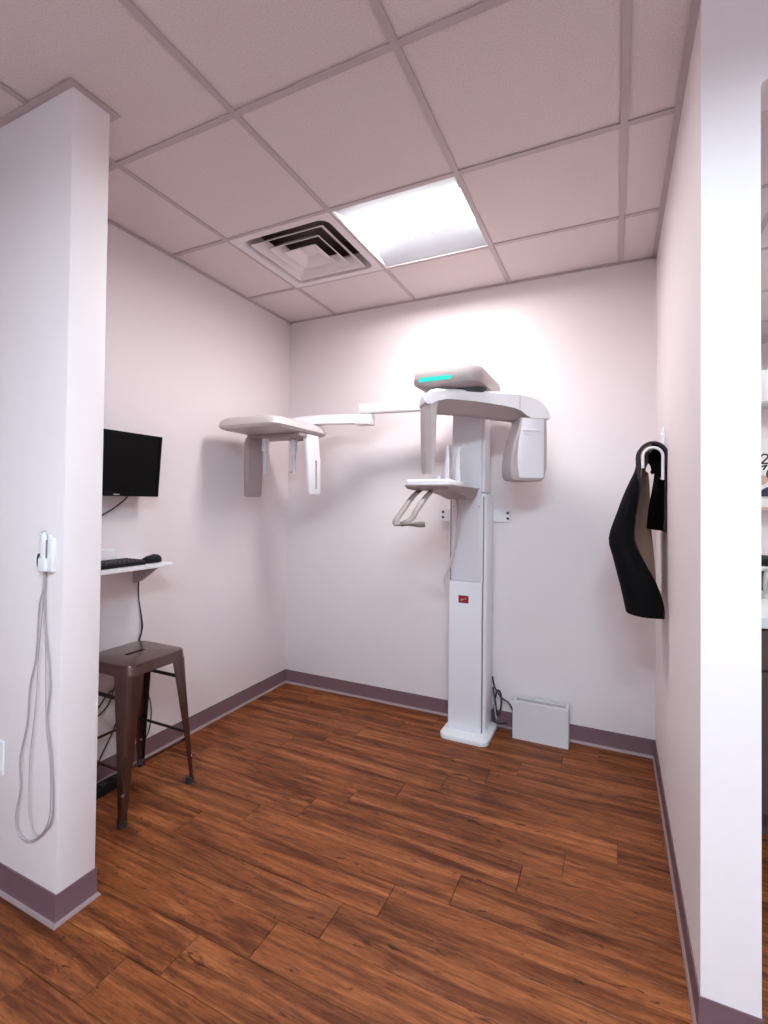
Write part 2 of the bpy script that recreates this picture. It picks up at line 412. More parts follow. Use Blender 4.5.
# ---- troffer lights
def troffer(c, lens, label, cat='ceiling light', group=None):
    x0, y0 = XC + c[0] * P, Y2 + c[1] * P; x1, y1 = x0 + P, y0 + P; g = 0.014
    t = thing('ceiling_light', ((x0 + x1) / 2, (y0 + y1) / 2, H + 0.004), label, cat, group)
    b = NB(); X0, X1, Y0, Y1 = x0 + g, x1 - g, y0 + g, y1 - g
    zt = H + 0.075
    # sloping reflector wings at both long sides, flat pan above, upright ends
    for s, (ya, yb) in ((0, (Y0, Y0 + 0.155)), (1, (Y1, Y1 - 0.155))):
        pr = [(ya, H + 0.003)] + [(ya + (yb - ya) * q, H + 0.003 + 0.049 * q) for q in (0.25, 0.5, 0.75, 1.0)]
        loft(b, [[Vector((x, y, z)) for y, z in pr] for x in (X0, X1)], cap=False, closed=False)
    for x in (X0, X1):
        prism(b, [Vector((x, Y0, H + 0.003)), Vector((x, Y1, H + 0.003)), Vector((x, Y1, zt + 0.01)), Vector((x, Y0, zt + 0.01))], (0.002 if x == X0 else -0.002, 0, 0))
    box(b, X0, X1, Y0, Y1, zt + 0.012, zt + 0.016)
    obj('reflector', b, 'reflector', t)
    b = NB()
    for (a, c2, d, e) in ((x0 + 0.004, x1 - 0.004, y0 + 0.004, Y0), (x0 + 0.004, x1 - 0.004, Y1, y1 - 0.004), (x0 + 0.004, X0, Y0, Y1), (X1, x1 - 0.004, Y0, Y1)): box(b, a, c2, d, e, H + 0.003, H + 0.02)
    obj('frame', b, 'reflector', t, smooth=False)
    b = NB(); ym = (y0 + y1) / 2; hw = 0.133
    pr = [(ym + hw * math.sin(a), H + 0.053 - 0.003 * math.cos(a)) for a in [math.radians(-90 + 15 * k) for k in range(13)]]
    loft(b, [[Vector((x, y, z)) for y, z in pr] for x in (X0 + 0.012, X1 - 0.012)], cap=True, closed=True)
    obj('lens', b, lens, t)
    for x in (X0 + 0.004, X1 - 0.012):
        b = NB(); prism(b, [Vector((x, y, z - 0.003)) for y, z in pr], (0.008, 0, 0))
        obj('lens_end_cap', b, 'reflector', t)
    return t
troffer(LAMP, 'lamp_booth', 'lit square recessed ceiling light beside the air vent')
for i, c in enumerate(HALL): troffer(c, 'lamp_hall', ('lit hall ceiling light nearest the right wall end', 'unseen hall ceiling light added as fill behind the viewpoint')[i], group='hall ceiling lights')
for i, c in enumerate(SIDE): troffer(c, 'lamp_side', ('lit ceiling light over the middle of the adjoining room', 'lit ceiling light by the far wall of the adjoining room')[i], group='side room ceiling lights')

# ---- square air diffuser
x0, y0 = XC + VENT[0] * P, Y2 + VENT[1] * P; xm, ym = x0 + P / 2, y0 + P / 2
vent = thing('air_vent', (xm, ym, H), 'square stepped ceiling air vent left of the light', 'vent')
def sq(h, z, r=0.0): return rrect(xm - h, xm + h, ym - h, ym + h, max(r, 0.001), z, 4)
b = NB(); loft(b, [sq(0.299, H + 0.004), sq(0.299, H - 0.001, 0.002), sq(0.262, H - 0.001, 0.05), sq(0.250, H + 0.02, 0.05), sq(0.235, H + 0.09, 0.05)], cap=False)
obj('frame', b, 'ventw', vent)
b = NB(); loft(b, [sq(0.235, H + 0.09, 0.05), sq(0.235, H + 0.17, 0.05)], cap=False); box(b, xm - 0.25, xm + 0.25, ym - 0.25, ym + 0.25, H + 0.17, H + 0.18)
obj('duct', b, 'ductm', vent)
for (ho, hi, zl, zu) in ((0.222, 0.165, -0.004, 0.040), (0.158, 0.108, -0.006, 0.036), (0.098, 0.045, -0.008, 0.026)):
    b = NB(); loft(b, [sq(ho, H + zl + 0.002, 0.004), sq(ho, H + zl, 0.004), sq(ho - 0.006, H + zl + 0.001, 0.004), sq(hi, H + zu, 0.012), sq(hi, H + zu + 0.002, 0.012), sq(ho - 0.004, H + zl + 0.006, 0.004)], cap=False)
    obj('louver_ring', b, 'ventw', vent)
b = NB(); loft(b, [sq(0.05, H + 0.028), sq(0.05, H + 0.026), sq(0.012, H + 0.030)], cap=True); obj('center_plate', b, 'ventw', vent)

# ================================================================== x-ray machine
MX = -0.78
xray = thing('xray_machine', (MX, 2.83, 0), 'white panoramic dental x-ray machine with rotating arm and long side arm', 'x-ray machine')
# base plate
b = NB(); prism(b, rrect(-0.905, -0.625, 2.665, 2.952, (0.045, 0.045, 0.02, 0.02), 0.0), (0, 0, 0.028), 0.006, 2, 'caps'); obj('base_plate', b, 'white', xray)
# mast with two side profiles
b = NB()
loft(b, [rrect(-0.885, -0.662, 2.775, 2.945, (0.012, 0.03, 0.012, 0.012), z) for z in (0.028, 1.385)] + [rrect(-0.875, -0.674, 2.785, 2.935, 0.012, 1.402)])
mast = obj('mast', b, 'white', xray)
for xa in (-0.8765, -0.6815):
    b = NB(); box(b, xa, xa + 0.006, 2.7715, 2.785, 0.885, 1.385); obj('guide_slot', b, 'slot', mast)
# lower cover
b = NB(); prism(b, rrect(-0.878, -0.680, 2.755, 2.80, (0.008, 0.008, 0.002, 0.002), 0.028), (0, 0, 0.862), 0.003, 2, 'caps'); cover = obj('column_cover', b, 'panelw', xray)
b = NB(); box(b, -0.6815, -0.6775, 2.759, 2.80, 0.03, 0.888); obj('shadow_gap', b, 'slot', cover)
b = NB(); box(b, -0.818, -0.758, 2.7535, 2.757, 0.765, 0.808, 0.0008, 1); lab = obj('warning_label', b, 'red', cover); lab['label'] = 'small red warning label'
b = NB()
for (xa, xb, za, zb) in ((-0.804, -0.784, 0.783, 0.787), (-0.780, -0.772, 0.787, 0.795), (-0.802, -0.796, 0.787, 0.790), (-0.808, -0.791, 0.777, 0.779)): box(b, xa, xb, 2.7530, 2.7537, za, zb)
obj('label_print', b, 'pink', lab, smooth=False)
# moving carriage above the cover
b = NB(); prism(b, rrect(-0.866, -0.690, 2.762, 2.90, 0.008, 0.893), (0, 0, 1.07), 0.003, 2, 'caps'); carriage = obj('carriage', b, 'panelw', xray)
b = NB(); prism(b, rrect(-0.690, -0.672, 2.775, 2.90, 0.005, 1.41), (0, 0, 0.55), 0.002, 1, 'caps'); obj('carriage_edge', b, 'white', carriage)
for (xa, z) in ((-0.853, 1.325), (-0.703, 1.325), (-0.703, 1.43)):
    b = NB(); cyl(b, (xa, 2.762, z), (0, -1, 0), 0.004, 0.0015, 10); obj('screw', b, 'grey2', carriage)
b = NB(); tube(b, [(-0.815, 2.70, 1.365), (-0.815, 2.735, 1.29), (-0.83, 2.742, 1.15), (-0.862, 2.742, 1.0), (-0.892, 2.74, 0.92), (-0.898, 2.742, 0.87)], 0.0095, 10); obj('cable_hose', b, 'grey3', carriage)
# overhead head with a teal light strip
b = NB()
def headring(z, d, back=2.83):
    return rrect(-0.935 + d, -0.585 - d, 2.298 + d, back - d, (0.022, 0.085, 0.06, 0.05), z, 6)
loft(b, [headring(1.928, 0.05), headring(1.938, 0.016), headring(1.945, 0.004), headring(1.955, 0.0), headring(2.005, 0.002), headring(2.024, 0.009), headring(2.033, 0.022), headring(2.036, 0.05)])
head = obj('overhead_arm', b, 'grey', xray)
b = NB(); loft(b, [[Vector((x, 2.2985 + dy, z)) for x, z in ((-0.895, 1.957), (-0.735, 1.960), (-0.725, 1.968), (-0.735, 1.979), (-0.885, 1.978), (-0.900, 1.966))] for dy in (0.006, -0.0035)])
o = obj('indicator_light', b, 'teal', head); o['label'] = 'glowing teal light strip'
b = NB(); cyl(b, (-0.68, 2.46, 1.905), (0, 0, 1), 0.09, 0.03, 28); obj('pivot_ring', b, 'dark', head)

# rotating C-arm in its own frame: t along the arm, n across (0 = side facing the room)
th = math.atan2(0.326, 0.455); T = Vector((math.cos(th), math.sin(th), 0)); Nn = Vector((-math.sin(th), math.cos(th), 0)); O = Vector((-0.5965, 2.419, 0))
def A(t, n, z): return O + T * t + Nn * n + Vector((0, 0, z))
W_ = 0.17
st = [  # t, ztop, znear, zlow
    (-0.296, 1.866, 1.848, 1.842), (-0.290, 1.890, 1.838, 1.822), (-0.272, 1.908, 1.836, 1.800), (-0.24, 1.915, 1.852, 1.803), (-0.19, 1.917, 1.864, 1.806), (-0.10, 1.917, 1.862, 1.803), (0.0, 1.917, 1.855, 1.798),
    (0.10, 1.917, 1.845, 1.790), (0.175, 1.916, 1.833, 1.783), (0.205, 1.914, 1.822, 1.780), (0.235, 1.911, 1.800, 1.779), (0.262, 1.905, 1.788, 1.779), (0.295, 1.893, 1.786, 1.779), (0.325, 1.874, 1.786, 1.779), (0.348, 1.850, 1.786, 1.779), (0.362, 1.822, 1.787, 1.780), (0.368, 1.796, 1.790, 1.785)]
rings = []; under = []
for (t, zt, zn, zl) in st:
    e = min(0.012, (zt - zn) * 0.3); wn = min(0.02, max(0, (-0.27 - t) * 0.8))
    zm = (zn + zt) / 2
    pr = [(0.0 + wn, zn), (0.0 + wn, zt - e), (e * 1.2 + wn, zt), (W_ - e * 1.2 - wn, zt), (W_ - wn, zt - e), (W_ - wn, zn)]
    rings.append([A(t, n, z) for n, z in pr])
    un = [(0.003 + wn, zn), (W_ - 0.003 - wn, zn), (W_ * 0.74, zl), (W_ * 0.30, zl)]
    under.append([A(t, n, z - (0.0003 if z == zn else 0)) for n, z in un])
b = NB(); loft(b, rings); arm = obj('rotating_arm', b, 'white', xray)
b = NB(); loft(b, under); obj('arm_underside', b, 'grey2', arm)  # darker grey piece; shade beneath the beam is put into its colour
b = NB()
for t0 in (0.196,):
    pr = [(-0.0008, 1.83), (-0.0008, 1.904), (0.003, 1.9045), (0.003, 1.83)]
    loft(b, [[A(t0 + d_, n, z) for n, z in pr] for d_ in (0, 0.0018)])
obj('arm_seam', b, 'slot', arm)
# sensor housing hanging at the left end
b = NB(); rings = []
for (z, ta, tb, na, nb) in ((1.855, -0.292, -0.228, 0.006, 0.14), (1.82, -0.294, -0.238, 0.004, 0.14), (1.76, -0.294, -0.243, 0.004, 0.14), (1.62, -0.290, -0.245, 0.004, 0.14), (1.505, -0.286, -0.246, 0.005, 0.135), (1.492, -0.282, -0.250, 0.008, 0.13)):
    o_ = [(ta, na + 0.03), (ta + 0.022, na), (tb - 0.005, na), (tb, na + 0.006), (tb, nb - 0.01), (tb - 0.01, nb), (ta + 0.01, nb), (ta, nb - 0.01)]
    rings.append([A(t, n, z) for t, n in o_])
loft(b, rings); sensor = obj('sensor_housing', b, 'grey', arm)
# tube housing hanging at the right end
b = NB(); rings = []
for n, bul in ((0.0, 0.0), (0.006, 0.001), (0.06, 0.003), (0.104, 0.006), (0.11, 0.004)):
    ins = 0.006 if n in (0.0, 0.11) else 0.0
    zs = [(1.788, 0.204), (1.76, 0.201), (1.73, 0.193), (1.70, 0.184), (1.66, 0.172), (1.60, 0.160), (1.54, 0.153), (1.49, 0.154)]
    out = [A(t + ins - bul * min(1, max(0, (1.80 - z) / 0.16)), n, z) for z, t in zs]
    out += [A(0.163 + ins - bul * 0.6, n, 1.468), A(0.215, n, 1.458 + ins), A(0.318 - ins, n, 1.462 + ins), A(0.337 - ins, n, 1.478), A(0.350 - ins, n, 1.53), A(0.350 - ins, n, 1.70), A(0.347 - ins, n, 1.788)]
    rings.append(out)
loft(b, rings); tubeh = obj('tube_housing', b, 'grey', arm)
b = NB()
zs = [(1.783, 0.212), (1.76, 0.210), (1.73, 0.204), (1.70, 0.198), (1.66, 0.191), (1.60, 0.186), (1.54, 0.187), (1.49, 0.193), (1.478, 0.198)]
loft(b, [[A(t + q, n, z) for z, t in zs] + [A(0.322 - q, n, 1.478), A(0.328 - q, n, 1.486), A(0.330 - q, n, 1.783)] for n, q in ((0.004, 0), (-0.004, 0), (-0.006, 0.003))])
panel = obj('front_panel', b, 'panelw', tubeh)
for za, ta, tb in ((1.722, 0.206, 0.312), (1.703, 0.216, 0.262)):
    b = NB(); loft(b, [[A(t, n, z) for t, z in ((ta, za - 0.003), (tb, za - 0.003), (tb, za + 0.003), (ta, za + 0.003))] for n in (-0.004, -0.011)]); obj('ridge', b, 'white', tubeh)
b = NB(); loft(b, [[A(t, n, z) for n, z in ((0.05, 1.60), (0.07, 1.60), (0.07, 1.64), (0.05, 1.64))] for t in (0.346, 0.3525)]); obj('side_button', b, 'slot', tubeh)

# chin platform with handles and temple supports
b = NB()
outl = [(-0.90, 2.125), (-0.885, 2.105), (-0.675, 2.105), (-0.665, 2.125), (-0.69, 2.33), (-0.69, 2.45), (-0.86, 2.45), (-0.895, 2.35)]
cxy = Vector((-0.78, 2.27, 0))
def ol(s, z): return [cxy + (Vector((x, y, 0)) - cxy) * s + Vector((0, 0, z)) for x, y in outl]
loft(b, [ol(0.78, 1.404), ol(0.93, 1.411), ol(1.0, 1.423), ol(1.0, 1.428), ol(0.97, 1.431)])
plat = obj('chin_platform', b, 'grey2', xray)
b = NB(); loft(b, [ol(0.975, 1.429), ol(0.965, 1.446), ol(0.90, 1.454)]); obj('platform_top', b, 'white', plat)
b = NB(); loft(b, [[Vector((x, 2.30, z)) for x, z in ((-0.85, 1.405), (-0.72, 1.405), (-0.71, 1.425), (-0.86, 1.425))],
                   [Vector((x, 2.48, z)) for x, z in ((-0.845, 1.385), (-0.715, 1.385), (-0.695, 1.43), (-0.865, 1.43))],
                   [Vector((x, 2.64, z)) for x, z in ((-0.85, 1.365), (-0.725, 1.365), (-0.695, 1.43), (-0.88, 1.43))],
                   [Vector((x, 2.765, z)) for x, z in ((-0.85, 1.372), (-0.728, 1.372), (-0.705, 1.43), (-0.87, 1.43))]])
obj('support_arm', b, 'grey2', plat)
for pts in ([(-0.846, 2.20, 1.408), (-0.862, 2.13, 1.37), (-0.885, 2.04, 1.29), (-0.893, 2.005, 1.258), (-0.878, 2.0, 1.246), (-0.83, 2.0, 1.247), (-0.755, 2.02, 1.249)],
            [(-0.782, 2.20, 1.408), (-0.790, 2.13, 1.375), (-0.808, 2.05, 1.31), (-0.815, 2.02, 1.278), (-0.832, 2.0, 1.258), (-0.862, 1.995, 1.247)]):
    b = NB(); tube(b, pts, 0.006, 10, flat=((1, 0.3, 0), 2.3)); obj('hand_grip', b, 'handle', plat)
for (xa, ya, h_) in ((-0.792, 2.45, 1.645), (-0.735, 2.46, 1.635)):
    b = NB(); loft(b, [rrect(xa - 0.014, xa + 0.014, ya - 0.02, ya + 0.02, 0.006, 1.44, 3), rrect(xa - 0.011, xa + 0.011, ya - 0.018, ya + 0.018, 0.005, 1.56, 3), rrect(xa - 0.006, xa + 0.006, ya - 0.008, ya + 0.008, 0.003, h_, 3)])
    obj('temple_support', b, 'white', plat)
b = NB(); tube(b, [(-0.735, 2.46, 1.625), (-0.722, 2.458, 1.63), (-0.711, 2.455, 1.642), (-0.707, 2.453, 1.652)], 0.006, 8); obj('support_tip', b, 'white', plat)
b = NB(); box(b, -0.845, -0.80, 2.36, 2.43, 1.44, 1.485, 0.005); obj('bite_holder', b, 'white', plat)

# wall brackets tying the mast to the wall
for xa, xb in ((-0.69, -0.562), (-0.992, -0.875)):
    b = NB(); box(b, xa, xb, 2.940 if xa < -0.9 else 2.955, 2.971, 1.232, 1.312, 0.002, 1)
    br = obj('wall_bracket', b, 'white', xray)
    xs_ = -0.576 if xa > -0.8 else -0.978
    for z in (1.255, 1.288):
        b = NB(); cyl(b, (xs_, 2.957 if xa > -0.8 else 2.942, z), (0, -1, 0), 0.0085, 0.006, 6); obj('bolt', b, 'dark', br)

# two-part cephalometric arm
b = NB(); bar(b, (-1.455, 2.70, 1.932), (-0.84, 2.78, 1.932), 0.06, 0.062, 0.008); arm1 = obj('upper_side_arm', b, 'white', xray)
b = NB(); cyl(b, (-1.415, 2.705, 1.89), (0, 0, 1), 0.024, 0.02, 20); obj('hinge', b, 'slot', arm1)
b = NB()
loft(b, [[Vector((x, y + d_, z + e)) for d_, e in ((-0.03, -0.028), (0.03, -0.028), (0.03, 0.028), (-0.03, 0.028))] for x, y, z in ((-1.372, 2.703, 1.866), (-1.43, 2.69, 1.866), (-1.66, 2.625, 1.866), (-1.80, 2.58, 1.855), (-1.90, 2.55, 1.84))])
arm2 = obj('lower_side_arm', b, 'white', xray)
b = NB(); prism(b, [Vector(p) for p in ((-1.368, 2.665, 1.827), (-1.368, 2.745, 1.827), (-1.47, 2.735, 1.827), (-1.47, 2.648, 1.827))], (0, 0, 0.066), 0.008); obj('elbow', b, 'white', arm2)
# cephalometric head
b = NB()
def pl(z, d): return rrect(-2.105 + d, -1.672 - d, 2.125 + d, 2.685 - d, (0.05, 0.06, 0.05, 0.05), z, 6)
loft(b, [pl(1.757, 0.03), pl(1.762, 0.012), pl(1.778, 0.0), pl(1.808, 0.008), pl(1.826, 0.028), pl(1.830, 0.05)])
ceph = obj('cephalometric_head', b, 'grey3', xray)
b = NB(); box(b, -2.09, -1.69, 2.38, 2.56, 1.735, 1.759, 0.006); obj('slide_rail', b, 'grey2', ceph)
b = NB()
def slab(xa, xb, ya, yb, z): return rrect(xa, xb, ya, yb, 0.010, z, 4)
loft(b, [slab(-2.098, -2.050, 2.375, 2.49, 1.74), slab(-2.100, -2.054, 2.365, 2.50, 1.70), slab(-2.098, -2.056, 2.36, 2.505, 1.55), slab(-2.095, -2.058, 2.365, 2.50, 1.385), slab(-2.092, -2.062, 2.372, 2.49, 1.370)])
obj('sensor_plate', b, 'grey2', ceph)
b = NB()
loft(b, [slab(-1.728, -1.688, 2.46, 2.59, 1.757), slab(-1.717, -1.685, 2.46, 2.595, 1.70), slab(-1.707, -1.677, 2.465, 2.60, 1.60), slab(-1.701, -1.673, 2.47, 2.60, 1.405), slab(-1.699, -1.677, 2.478, 2.592, 1.390)])
coll = obj('collimator_plate', b, 'white', ceph)
b = NB(); box(b, -1.683, -1.6715, 2.537, 2.5445, 1.425, 1.60); obj('slit', b, 'slot', coll)
for (xa, ya, zb, k) in ((-1.972, 2.42, 1.505, 0), (-1.815, 2.50, 1.52, 1)):
    b = NB(); box(b, xa - 0.016, xa + 0.016, ya - 0.018, ya + 0.018, 1.655, 1.745, 0.005); rod = obj('ear_rod_holder', b, 'white', ceph)
    b = NB(); loft(b, [rrect(xa - 0.012, xa + 0.012, ya - 0.01, ya + 0.01, 0.004, 1.66, 3), rrect(xa - 0.007, xa + 0.007, ya - 0.007, ya + 0.007, 0.003, zb, 3)]); obj('ear_rod', b, 'clear', rod)
    b = NB(); s = 1 if k == 0 else -1; cyl(b, (xa - 0.005 * s, ya, zb + 0.008), (s, 0, 0), 0.008, 0.035, 10, 0.004); obj('ear_tip', b, 'clear', rod)
b = NB(); tube(b, [(-1.875, 2.53, 1.75), (-1.875, 2.53, 1.735), (-1.80, 2.53, 1.728), (-1.74, 2.53, 1.735)], 0.005, 8); obj('guide_wire', b, 'grey', ceph)

# ================================================================== things around the machine
# white box on the floor
fb = thing('filter_box', (-0.372, 2.912, 0), 'white metal box standing on the floor against the baseboard', 'box')
b = NB(); t_ = 0.016; bx = (-0.523, -0.222, 2.860, 2.955); hb_ = 0.214
def rc(d, z): return [Vector((x, y, z)) for x, y in ((bx[0] + d, bx[2] + d), (bx[1] - d, bx[2] + d), (bx[1] - d, bx[3] - d), (bx[0] + d, bx[3] - d))]
loft(b, [rc(0.0, 0.0), rc(0.0, hb_ - 0.003), rc(0.003, hb_), rc(t_, hb_), rc(t_, hb_ - 0.03)])
obj('housing', b, 'boxw', fb, smooth=False)
b = NB(); box(b, -0.506, -0.239, 2.877, 2.938, 0.185, 0.203); obj('inset_grille', b, 'boxin', fb, smooth=False)
# cords beside the mast
for i, pts in enumerate(([(-0.66, 2.95, 0.30), (-0.645, 2.945, 0.24), (-0.60, 2.93, 0.19), (-0.56, 2.925, 0.17), (-0.535, 2.92, 0.135), (-0.53, 2.925, 0.10)],
                         [(-0.655, 2.94, 0.24), (-0.635, 2.92, 0.16), (-0.62, 2.915, 0.09), (-0.60, 2.91, 0.14), (-0.605, 2.93, 0.21), (-0.63, 2.94, 0.22), (-0.645, 2.92, 0.12), (-0.63, 2.90, 0.05), (-0.56, 2.90, 0.06)])):
    b = NB(); tube(b, pts, 0.005, 8)
    obj('power_cord', b, 'cord', xray)
b = NB(); tube(b, [(-0.648, 2.915, 0.20), (-0.635, 2.905, 0.12), (-0.622, 2.90, 0.07)], 0.004, 8); obj('power_cord', b, 'gcord', xray)['label'] = 'short grey cord'

# ---- stool
SC = Vector((-1.99, 1.54, 0)); SZ = 0.645
stool = thing('metal_stool', SC, 'dark gunmetal backless metal stool with slotted seat under the shelf', 'stool')
b = NB(); hs_ = 0.157
def sr(h, z, r): return rrect(SC.x - h, SC.x + h, SC.y - h, SC.y + h, r, z, 5)
rings = [sr(hs_ - 0.012, SZ - 0.002, 0.035), sr(hs_ - 0.004, SZ - 0.004, 0.04), sr(hs_, SZ - 0.014, 0.042), sr(hs_ + 0.003, SZ - 0.05, 0.042), sr(hs_ + 0.001, SZ - 0.05, 0.042), sr(hs_ - 0.004, SZ - 0.02, 0.04)]
loft(b, rings, cap=False)
# seat panel with a real slot
n_out = sr(hs_ - 0.012, SZ - 0.002, 0.035); slot = rrect(SC.x - 0.011, SC.x + 0.011, SC.y - 0.05, SC.y + 0.05, 0.010, SZ - 0.002, 5)
Vo = [b.verts.new(p) for p in n_out]; Vi = [b.verts.new(p) for p in slot]; Vd = [b.verts.new(p + Vector((0, 0, -0.012))) for p in slot]
n_ = len(Vo)
for i in range(n_):
    j = (i + 1) % n_; b.faces.new((Vo[i], Vo[j], Vi[j], Vi[i])); b.faces.new((Vi[i], Vi[j], Vd[j], Vd[i]))
bmesh.ops.remove_doubles(b, verts=b.verts[:], dist=1e-5)
obj('seat', b, 'gun', stool)
legs = {}
for sx in (-1, 1):
    for sy in (-1, 1):
        top = SC + Vector((sx * (hs_ + 0.001), sy * (hs_ + 0.001), SZ - 0.045)); bot = SC + Vector((sx * 0.183, sy * 0.190, 0.022))
        b = NB(); rings = []
        for q in (0, 0.06, 0.2, 0.4, 0.6, 0.8, 0.93, 1.0):
            p = top.lerp(bot, q); wd = 0.058 * (1 - q) ** 1.2 + 0.024; tk = 0.003; rr = min(0.03, wd * 0.45)
            # L-shaped rolled sheet: outer corner rounded
            arc = [Vector((-rr + rr * math.cos(a), -rr + rr * math.sin(a), 0)) for a in [math.radians(v) for v in (0, 22, 45, 68, 90)]]
            arc_i = [Vector((-rr + (rr - tk) * math.cos(a), -rr + (rr - tk) * math.sin(a), 0)) for a in [math.radians(v) for v in (90, 68, 45, 22, 0)]]
            loop = [Vector((0, -wd, 0))] + arc + [Vector((-wd, 0, 0)), Vector((-wd, -tk, 0))] + arc_i + [Vector((-tk, -wd, 0))]
            rings.append([p + Vector((v.x * sx, v.y * sy, 0)) for v in loop])
        loft(b, rings); leg = obj('leg', b, 'gun', stool); legs[(sx, sy)] = (top, bot)
        b = NB(); c_ = bot + Vector((-0.014 * sx, -0.014 * sy, 0)); loft(b, [rrect(c_.x - 0.016, c_.x + 0.016, c_.y - 0.016, c_.y + 0.016, 0.008, z, 4) for z in (0.0, 0.03)]); obj('rubber_foot', b, 'rubber', leg)
        # pressed groove and screw on the corner
        d_ = Vector((sx, sy, 0)).normalized()
        b = NB(); g0, g1 = top.lerp(bot, 0.55), top.lerp(bot, 0.80); off = d_ * -0.0095
        bar(b, g0 + off, g1 + off, 0.011, 0.004, 0.001, upv=d_); obj('groove', b, 'brace', leg)
        b = NB(); sc_ = top.lerp(bot, 0.815); cyl(b, sc_ + d_ * -0.011, d_, 0.0065, 0.006, 10); obj('rivet', b, 'steel', leg)
for (a, c, q, mt, w_) in (((-1, -1), (1, -1), 0.66, 'gun', 0.012), ((1, -1), (1, 1), 0.66, 'gun', 0.012), ((-1, 1), (1, 1), 0.62, 'brace', 0.012), ((-1, -1), (-1, 1), 0.62, 'gun', 0.012),
                        ((-1, 1), (1, 1), 0.17, 'brace', 0.016), ((-1, -1), (1, -1), 0.17, 'brace', 0.016)):
    pa, pc = legs[a][0].lerp(legs[a][1], q), legs[c][0].lerp(legs[c][1], q)
    pa = pa + (SC - pa).normalized() * 0.0; ins = 0.012
    pa = Vector((pa.x - ins * a[0], pa.y - ins * a[1], pa.z)); pc = Vector((pc.x - ins * c[0], pc.y - ins * c[1], pc.z))
    b = NB(); bar(b, pa, pc, 0.006, w_, 0.001); obj('brace_bar', b, mt, stool)

# ---- shelf, keyboard, mouse, monitor
SHZ, SHX, SHY = 1.036, -1.98, 1.742
shelf = thing('wall_shelf', (XL, 1.4, SHZ), 'narrow white wall shelf holding keyboard and mouse', 'shelf')
b = NB(); prism(b, rrect(XL, SHX, 1.12, SHY, (0.002, 0.004, 0.012, 0.002), SHZ - 0.018), (0, 0, 0.018), 0.002, 1, 'caps'); obj('shelf_board', b, 'white', shelf)
for ya in (1.685, 1.20):
    b = NB(); prism(b, [Vector((XL, ya, SHZ - 0.018)), Vector((XL + 0.165, ya, SHZ - 0.018)), Vector((XL + 0.165, ya, SHZ - 0.027)), Vector((XL + 0.045, ya, SHZ - 0.105)), Vector((XL, ya, SHZ - 0.115))], (0, 0.02, 0), 0.002, 1)
    obj('bracket', b, 'grey', shelf)
kb = thing('keyboard', (-2.09, 1.40, SHZ), 'black computer keyboard lying on the wall shelf', 'keyboard')
b = NB(); box(b, -2.155, -2.015, 1.20, 1.612, SHZ, SHZ + 0.018, 0.004); obj('keyboard_base', b, 'black', kb)
key = None
for r_ in range(5):
    for c_k in range(18):
        if key is None:
            bm = NB(); loft(bm, [rrect(-0.009, 0.009, -0.009, 0.009, 0.002, 0, 2), rrect(-0.0075, 0.0075, -0.0075, 0.0075, 0.002, 0.007, 2)]); key = bpy.data.meshes.new('key'); bm.to_mesh(key); bm.free(); key.materials.append(M['dark'])
        o = bpy.data.objects.new('key', key); COL.objects.link(o); o.parent = kb; o.location = (-2.142 + 0.026 * r_ + 2.09, 1.22 + 0.0222 * c_k - 1.40, 0.0175)
b = NB(); ms = Vector((-2.055, 1.672, SHZ))
loft(b, [[ms + Vector((0.031 * s * math.cos(a), 0.055 * s * math.sin(a), z + 0.004 * math.sin(a) * (z > 0.01))) for a in [2 * math.pi * k / 18 for k in range(18)]] for s, z in ((0.93, 0.0), (1.0, 0.006), (0.98, 0.016), (0.85, 0.027), (0.6, 0.034), (0.25, 0.037))])
mouse = thing('computer_mouse', ms, 'black computer mouse at the end of the shelf', 'mouse'); obj('mouse_body', b, 'black', mouse)
b = NB(); cyl(b, ms + Vector((-0.003, 0.026, 0.0335)), (1, 0, 0), 0.005, 0.006, 12); obj('scroll_wheel', b, 'dark', mouse)
b = NB(); box(b, -2.195, -2.162, 1.46, 1.56, SHZ, SHZ + 0.072, 0.006); adp = tag(obj('small_white_box', b, 'white'), 'small white box on the shelf behind the keyboard', 'box')

mon = thing('monitor', (XL, 1.50, 1.51), 'black wall-mounted computer monitor above the shelf', 'monitor')
tl = math.radians(4.5); MU = Vector((math.sin(tl), 0, math.cos(tl))); MN = Vector((math.cos(tl), 0, -math.sin(tl))); MC = Vector((-2.092, 1.495, 1.512))
def mp(y, v, d): return MC + Vector((0, y, 0)) + MU * v + MN * d
hw, hh = 0.246, 0.152
b = NB(); loft(b, [[mp(s * hw * k, v * hh * k, d) for s, v in ((-1, -1), (1, -1), (1, 1), (-1, 1))] for k, d in ((0.62, -0.045), (0.97, -0.022), (1.0, -0.018), (1.0, 0.0))]); obj('casing', b, 'bezel', mon, smooth=False)
b = NB()
for (y0_, y1_, v0, v1) in ((-hw, hw, hh - 0.012, hh), (-hw, hw, -hh, -hh + 0.018), (-hw, -hw + 0.012, -hh, hh), (hw - 0.012, hw, -hh, hh)):
    loft(b, [[mp(y, v, d) for y, v in ((y0_, v0), (y1_, v0), (y1_, v1), (y0_, v1))] for d in (0.0, 0.004)])
obj('bezel', b, 'bezel', mon, smooth=False)
b = NB(); loft(b, [[mp(s * (hw - 0.012), v, d) for s, v in ((-1, -hh + 0.018), (1, -hh + 0.018), (1, hh - 0.012), (-1, hh - 0.012))] for d in (0.0, 0.001)]); obj('screen', b, 'screen', mon, smooth=False)
b = NB(); loft(b, [[mp(y, v, d) for y, v in ((0.0, -hh + 0.006), (0.03, -hh + 0.006), (0.03, -hh + 0.011), (0.0, -hh + 0.011))] for d in (0.004, 0.0046)]); o = obj('brand_mark', b, 'grey', mon, smooth=False); o['label'] = 'small silver maker mark'
